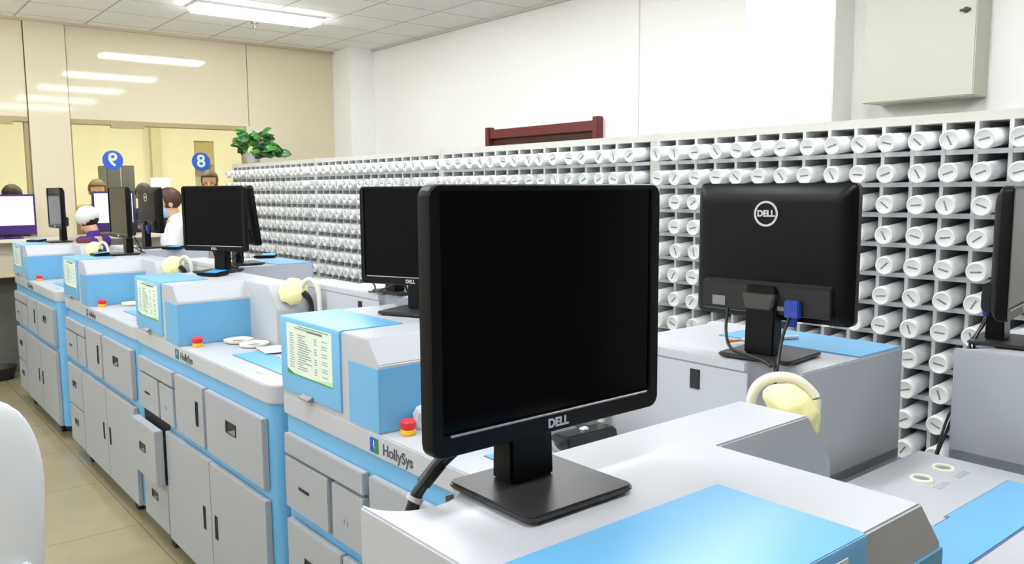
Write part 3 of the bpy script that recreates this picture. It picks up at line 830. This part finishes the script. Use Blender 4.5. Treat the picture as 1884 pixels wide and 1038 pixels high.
obj('stems', sb, LEAF[0], pl)
lo = obj('foliage', lf, LEAF, pl, recalc=False)
md = lo.modifiers.new('thick', 'SOLIDIFY'); md.thickness = .0015
baked(lo)

# ------------------------------------------------------------------ far counter, lit monitors and signs
ct = thing('service_counter', 'long beige service counter with dark grey front under the far windows', 'counter', (0, YF, 0))
b = NB(); box(b, -.5, OX1, -.32, -.025, .925, .995); obj('counter_top', b, mat('counter_beige', (226, 214, 176), .35), ct, .008)
b = NB(); box(b, -.5, OX1, -.08, -.025, .001, .925); obj('front_panel', b, mat('counter_dark_panel', (96, 96, 90), .5, var=.25, vscale=5), ct, .004)
b = NB(); box(b, -.5, OX1, -.30, -.025, .995, 1.02); box(b, -.5, OX1, -.30, -.26, 1.02, 1.25); box(b, -.5, OX1, -.5, -.025, 1.25, 1.282); obj('raised_ledge', b, mat('ledge_cream', (222, 214, 196), .4), ct, .004)
PURP = mat('purple_bezel', (58, 34, 104), .35)
def lit_monitor(x, w, h, label, y=YF-.40, zb=1.283, mat_b=PURP):
    t = thing('lit_monitor', label, 'monitor', (x, y, zb), 0, 'lit monitors on the far counter')
    b = NB(); box(b, -.12, .12, -.07, .09, 0, .012); obj('base', b, mat_b, t, .004)
    b = NB(); box(b, -.03, .03, .02, .05, .012, .12); obj('neck', b, mat_b, t, .004)
    b = NB(); z0 = .035
    box(b, -w/2, w/2, -.012, .025, z0, z0+h); obj('bezel', b, mat_b, t, .005)
    b = NB(); box(b, -w/2+.018, w/2-.018, -.0135, -.012, z0+.085, z0+h-.018); obj('lit_screen', b, MATS['lit_screen'], t, smooth=False)
    return t
emit('lit_screen', (250, 250, 255), 1.35)
lit_monitor(1.205, .47, .365, 'lit white screen in a purple bezel at the left picture edge')
lit_monitor(2.105, .375, .385, 'lit white screen partly hidden behind the beige side-on monitor')
SIGNB = mat('sign_blue', (34, 86, 200), .4); SIGNW = mat('sign_white', (214, 226, 206), .5)
for ch, x, z, lab in (('9', 2.235, 2.017, 'round blue window sign showing a mirrored nine'), ('8', 3.12, 2.017, 'round blue window sign showing an eight')):
    t = thing('window_sign', lab, 'sign', (x, YF+.054, z), 0, 'round blue number signs')
    b = NB(); cyl(b, (0, 0, 0), 'y', .098, .004, 40); obj('disc', b, SIGNB, t)
    b = NB(); text_bm(b, ch, .185, Matrix.Translation((0, -.003, 0)) @ Matrix.Scale(-1, 4, (1, 0, 0)) @ RX90, .001, bold=.004)
    obj('numeral', b, SIGNW, t, smooth=False)
b = NB(); box(b, -.1, .1, 0, .002, -.08, .08); o = obj('paper_notice', b, WHITEP); o.location = (2.69, YF+.055, 1.765); tag(o, 'white paper notice on the window glass between the nine and eight signs', 'notice')
cab = thing('lobby_cabinet', 'tall grey two-door cabinet standing in the lobby below the nine sign', 'cabinet', (2.68, 10.6, .1))
CABM = mat('cabinet_grey', (98, 96, 100), .5, var=.15, vscale=4)
b = NB(); box(b, -.155, .155, 0, .4, 0, 1.91); obj('body', b, CABM, cab, .004)
for x in (-.15, .01):
    b = NB(); box(b, x, x+.14, -.018, 0, .05, 1.89); obj('door', b, CABM, cab, .004)
b = NB(); box(b, -.008, .008, -.012, 0, .05, 1.89); obj('centre_strip', b, mat('cabinet_strip', (170, 170, 172), .4), cab)
# maroon box on the farthest machine
b = NB(); box(b, -.05, .05, -.035, .035, 0, .035); o = obj('maroon_box', b, mat('maroon', (110, 48, 58), .5), None, .004); o.location = (1.555, 7.36, T); tag(o, 'small maroon box beside the farthest side-on monitor', 'box')
# waste basin at the foot of the counter
b = NB(); lathe(b, [(0, 0), (.12, 0), (.15, .11), (.155, .115), (.145, .115), (.115, .012), (0, .012)], 28); o = obj('floor_basin', b, mat('basin_black', (28, 24, 26), .5)); o.location = (1.06, 8.72, 0); tag(o, 'low black basin on the floor before the dark counter front', 'basin')

# white chair at the left edge
chz = thing('chair', 'white moulded plastic chair cut off at the lower left corner', 'chair', (.10, 3.15, 0), math.radians(195)); chz.scale = (1.06, 1.06, 1.09)
CH = mat('chair_white', (226, 228, 230), .35, spec=.4)
b = NB(); N1, N2 = 14, 12
def chair_back(u, v):
    # u across -1..1, v up 0..1
    k = 1-max(0, (v-.45)/.55)**2.3
    hw = .315*(.30+.70*math.sqrt(max(k, 0.0)))
    return Vector((u*hw, .20+.10*v-.05*(u*u), .34+.70*v-.03*u*u*v))
g = [[b.verts.new(chair_back(-1+2*i/N1, j/N2)) for i in range(N1+1)] for j in range(N2+1)]
for j in range(N2):
    for i in range(N1): b.faces.new((g[j][i], g[j][i+1], g[j+1][i+1], g[j+1][i]))
cb = obj('backrest', b, CH, chz, recalc=False, sharp=60); md = cb.modifiers.new('s', 'SOLIDIFY'); md.thickness = .02; md.offset = 0
md = cb.modifiers.new('ss', 'SUBSURF'); md.levels = 1; md.render_levels = 1; baked(cb)
b = NB(); pts = arc(.2, -.2, .06, -90, 0, 4)+arc(.2, .18, .06, 0, 90, 4)+arc(-.2, .18, .06, 90, 180, 4)+arc(-.2, -.2, .06, 180, 270, 4)
prism(b, pts, 'z', .43, .455); obj('seat', b, CH, chz, .008)
for x in (-.2, .2):
    for y in (-.2, .19):
        b = NB(); tube(b, [(x*1.1, y*1.15, .0), (x*.95, y*.95, .435)], .013, 10); obj('leg', b, mat('chair_leg', (190, 192, 196), .3, metal=.8), chz)

# ------------------------------------------------------------------ people
def cone_bone(bm, a, c, r1, r2, seg=12, sx=1.0):
    a = Vector(a); c = Vector(c); d = c-a; L = d.length
    q = d.to_track_quat('Z', 'Y').to_matrix().to_4x4()
    ret = bmesh.ops.create_cone(bm, cap_ends=True, segments=seg, radius1=r1, radius2=r2, depth=L)
    bmesh.ops.transform(bm, matrix=Matrix.Translation((a+c)/2) @ q, verts=ret['verts'])
    ball(bm, a, r1, u=seg, v=8); ball(bm, c, r2, u=seg, v=8)
def chain(bm, pts, rad, seg=12):
    for i in range(len(pts)-1): cone_bone(bm, pts[i], pts[i+1], rad[i], rad[i+1], seg)
def remeshed(name, bm, m, parent, vox, it=4):
    o = obj(name, bm, m, parent, smooth=False)
    md = o.modifiers.new('r', 'REMESH'); md.mode = 'VOXEL'; md.voxel_size = vox; md.use_smooth_shade = True
    md = o.modifiers.new('s', 'SMOOTH'); md.factor = .5; md.iterations = it
    baked(o); o.data.materials.clear(); o.data.materials.append(m); o.data.shade_smooth()
    return o
SKIN = mat('skin', (214, 168, 140), .55); HAIRD = mat('hair_dark', (38, 28, 26), .6); HAIRB = mat('hair_brown', (74, 40, 30), .55)
LIPS = mat('lips', (168, 92, 84), .5); EYEW = mat('eye', (40, 30, 28), .3)
def person(label, loc, rz, h, top, trousers, hair, arms='down', head_down=0, mask=None, coat_long=False, cap=None, lean=0, skin=SKIN, group=None):
    k = h/1.72
    t = thing('person', label, 'person', loc, rz, group)
    hc = Vector((0, -.012-.03*math.sin(head_down)-lean*.62, 1.585)) ; sh = Vector((0, -lean*.45, 0)); ch = Vector((0, -lean*.25, 0))
    R = Matrix.Rotation(head_down, 4, 'X')
    def H(x, y, z): return hc + (R @ Vector((x, y, z)))
    A = {}
    for s in (-1, 1):
        S_ = Vector((s*.168, .005, 1.385))+sh
        if arms == 'down': E, W = Vector((s*.215, .02, 1.11))+ch, Vector((s*.225, -.06, .87))
        else: E, W = Vector((s*.20, -.04, 1.12))+sh, Vector((s*.10, -.30, 1.12))+sh
        A[s] = (S_, E, W)
    b = NB()
    chain(b, [(0, .01, .93), (0, .0, 1.08)+Vector((0, 0, 0)) if False else (0, .0, 1.08), tuple(Vector((0, .005, 1.26))+ch), tuple(Vector((0, .01, 1.40))+sh)], [.125, .115, .135, .085], 16)
    for s in (-1, 1):
        cone_bone(b, Vector((0, .01, 1.36))+sh, A[s][0], .085, .058)
        chain(b, A[s], [.052, .041, .028])
        hd = (A[s][2]-A[s][1]).normalized(); wr = A[s][2]
        side = hd.cross(Vector((0, 0, 1))) if abs(hd.z) < .8 else Vector((0, 1, 0))
        side.normalize(); nrm = hd.cross(side)
        pm = wr+hd*.075
        chain(b, [wr, wr+hd*.04+side*.012, pm+side*.018], [.026, .024, .016]); chain(b, [wr, wr+hd*.04-side*.012, pm-side*.018], [.024, .023, .016])
        for j, (o_, l) in enumerate(((-.03, .062), (-.01, .075), (.01, .07), (.029, .052))):
            p0 = pm+side*o_; p1 = p0+hd*l*.55+nrm*.006; p2 = p1+hd*l*.4+nrm*.018*(1 if arms == 'down' else -1)
            chain(b, [p0, p1, p2], [.0105, .0095, .008], 8)
        th = wr+hd*.03+side*(-s)*.022
        chain(b, [th, th+hd*.03+side*(-s)*.022, th+hd*.058+side*(-s)*.026], [.013, .011, .009], 8)
        hip = Vector((s*.085, .01, .92)); kn = Vector((s*.095, -.015, .49)); an = Vector((s*.095, .02, .085))
        chain(b, [hip, kn, an], [.095, .06, .042]); chain(b, [an, (s*.10, -.05, .04), (s*.105, -.14, .03)], [.042, .036, .028])
    cone_bone(b, Vector((0, .012, 1.41))+sh, H(0, .012, -.07), .055, .05)
    ball(b, H(0, .012, .035), .093, (.86, 1.05, 1.0), 20, 14, R); ball(b, H(0, -.018, -.045), .066, (.88, 1.0, 1.15), 18, 12, R)
    cone_bone(b, H(0, -.088, .012), H(0, -.105, -.028), .009, .015, 8)
    for s in (-1, 1): ball(b, H(s*.082, .01, -.005), .026, (.35, .8, 1.2), 10, 8, R)
    body = remeshed('body', b, skin, t, .0085, 3)
    for s in (-1, 1):
        e = NB(); ball(e, H(s*.032, -.083, .012), .0095, (1.25, .7, .7), 10, 8, R); obj('eye', e, EYEW, body)
    e = NB(); ball(e, H(0, -.078, -.068), .016, (1.4, .6, .35), 10, 8, R); obj('mouth', e, LIPS, body)
    # hair: thick shell with the face left open
    b = NB(); ball(b, (0, .016, .045), .102, (.90, 1.06, 1.02), 28, 20)
    gone = [f for f in b.faces if (f.calc_center_median().y < -.035 and f.calc_center_median().z < .075) or f.calc_center_median().z < -.055]
    bmesh.ops.delete(b, geom=gone, context='FACES')
    for v in b.verts: v.co += v.co.normalized()*.006*noise.noise(v.co*30)
    bmesh.ops.transform(b, matrix=Matrix.Translation(hc) @ R, verts=b.verts[:])
    ho = obj('hair', b, hair, t, sharp=80); md = ho.modifiers.new('s', 'SOLIDIFY'); md.thickness = .014; md.offset = -1; baked(ho)
    if cap:
        b = NB(); ball(b, (0, .015, .062), .113, (.92, 1.06, .98), 24, 16)
        bmesh.ops.delete(b, geom=[f for f in b.faces if f.calc_center_median().z < -.01], context='FACES')
        bmesh.ops.transform(b, matrix=Matrix.Translation(hc) @ R, verts=b.verts[:])
        c_ = obj('cap', b, cap, t, sharp=80); md = c_.modifiers.new('s', 'SOLIDIFY'); md.thickness = .008; baked(c_)
    if mask:
        b = NB(); ball(b, H(0, -.052, -.052), .062, (.92, .9, .86), 18, 12, R)
        obj('face_mask', b, mask, t)
    # clothes
    b = NB(); bot = .52 if coat_long else .88
    chain(b, [(0, .01, .95), (0, .0, 1.10), tuple(Vector((0, .003, 1.26))+ch), tuple(Vector((0, .01, 1.385))+sh)], [.145, .135, .152, .088], 18)
    cone_bone(b, Vector((0, .01, 1.385))+sh, Vector((0, .012, 1.46))+sh, .088, .066)
    for s in (-1, 1):
        cone_bone(b, Vector((0, .01, 1.355))+sh, A[s][0], .095, .070)
        W2 = A[s][1].lerp(A[s][2], .93)
        chain(b, [A[s][0], A[s][1], W2], [.068, .056, .046])
        cone_bone(b, (s*.075, .01, .95), (s*.085, .01, bot), .115, .12)
    cone_bone(b, (0, .01, .95), (0, .01, bot), .13, .13)
    remeshed('coat' if coat_long else 'top', b, top, t, .012, 3)
    b = NB()
    for s in (-1, 1):
        chain(b, [(s*.08, .01, .93), (s*.095, -.012, .49), (s*.095, .018, .12)], [.108, .076, .062])
    remeshed('trousers', b, trousers, t, .012, 2)
    for s in (-1, 1):
        b = NB(); chain(b, [(s*.095, .03, .05), (s*.10, -.05, .045), (s*.105, -.14, .036)], [.05, .046, .037])
        for v in b.verts: v.co.z = max(v.co.z, .0)
        obj('shoe', b, CASTER, t)
    t.scale = (k, k, k)
    return t
COATW = mat('white_coat', (236, 238, 240), .8, spec=.2); DARKC = mat('dark_cloth', (46, 42, 52), .85, spec=.2); OLIVE = mat('olive_cloth', (168, 152, 96), .85, spec=.2)
PURC = mat('purple_cloth', (72, 48, 130), .85, spec=.2); NAVY = mat('navy_cloth', (40, 44, 62), .85, spec=.2); MASKB = mat('mask_blue', (132, 186, 220), .8)
BEIGEC = mat('beige_cloth', (176, 150, 120), .85, spec=.2)
person('person in a white coat and blue face mask beside the far monitors', (2.40, 7.62, 0), math.radians(-105), 1.72, COATW, NAVY, HAIRB, 'work', math.radians(18), MASKB, True, lean=.10)
person('person in a white cap bending over the farthest machine', (1.86, 8.36, 0), math.radians(-140), 1.54, PURC, NAVY, HAIRD, 'work', math.radians(25), None, False, cap=mat('cap_white', (222, 224, 222), .8), lean=.06)
person('person in olive clothes facing the nine window from the lobby', (2.30, 10.1, .1), math.radians(-8), 1.73, OLIVE, NAVY, mat('hair_tan', (112, 84, 52), .6), 'down', .1)
person('person in dark clothes behind the glass near the paper notice', (2.66, 9.62, .1), math.radians(-20), 1.68, DARKC, NAVY, HAIRD, 'down', .25)
person('person with dark hair at the left window above the lit screen', (1.42, 9.85, .1), math.radians(25), 1.67, DARKC, NAVY, HAIRD, 'down', .5)
person('person standing beyond the eight window, only forehead and hair showing', (3.42, 9.72, .1), math.radians(-25), 1.83, BEIGEC, NAVY, mat('hair_brown_grey', (84, 64, 52), .6), 'down', .05)

# ------------------------------------------------------------------ light and colour management
w = bpy.data.worlds.new('World'); S.world = w; w.use_nodes = True
w.node_tree.nodes['Background'].inputs[0].default_value = (.9, .95, 1, 1); w.node_tree.nodes['Background'].inputs[1].default_value = .25
vs = S.view_settings
S.display_settings.display_device = 'sRGB'
vs.view_transform = 'Standard'; vs.look = 'None'; vs.gamma = 1; vs.use_curve_mapping = False
vs.exposure = 0.30
S.cycles.use_denoising = True
S.cycles.max_bounces = 8; S.cycles.diffuse_bounces = 5; S.cycles.glossy_bounces = 4; S.cycles.transparent_max_bounces = 8
S.cycles.sample_clamp_indirect = 6
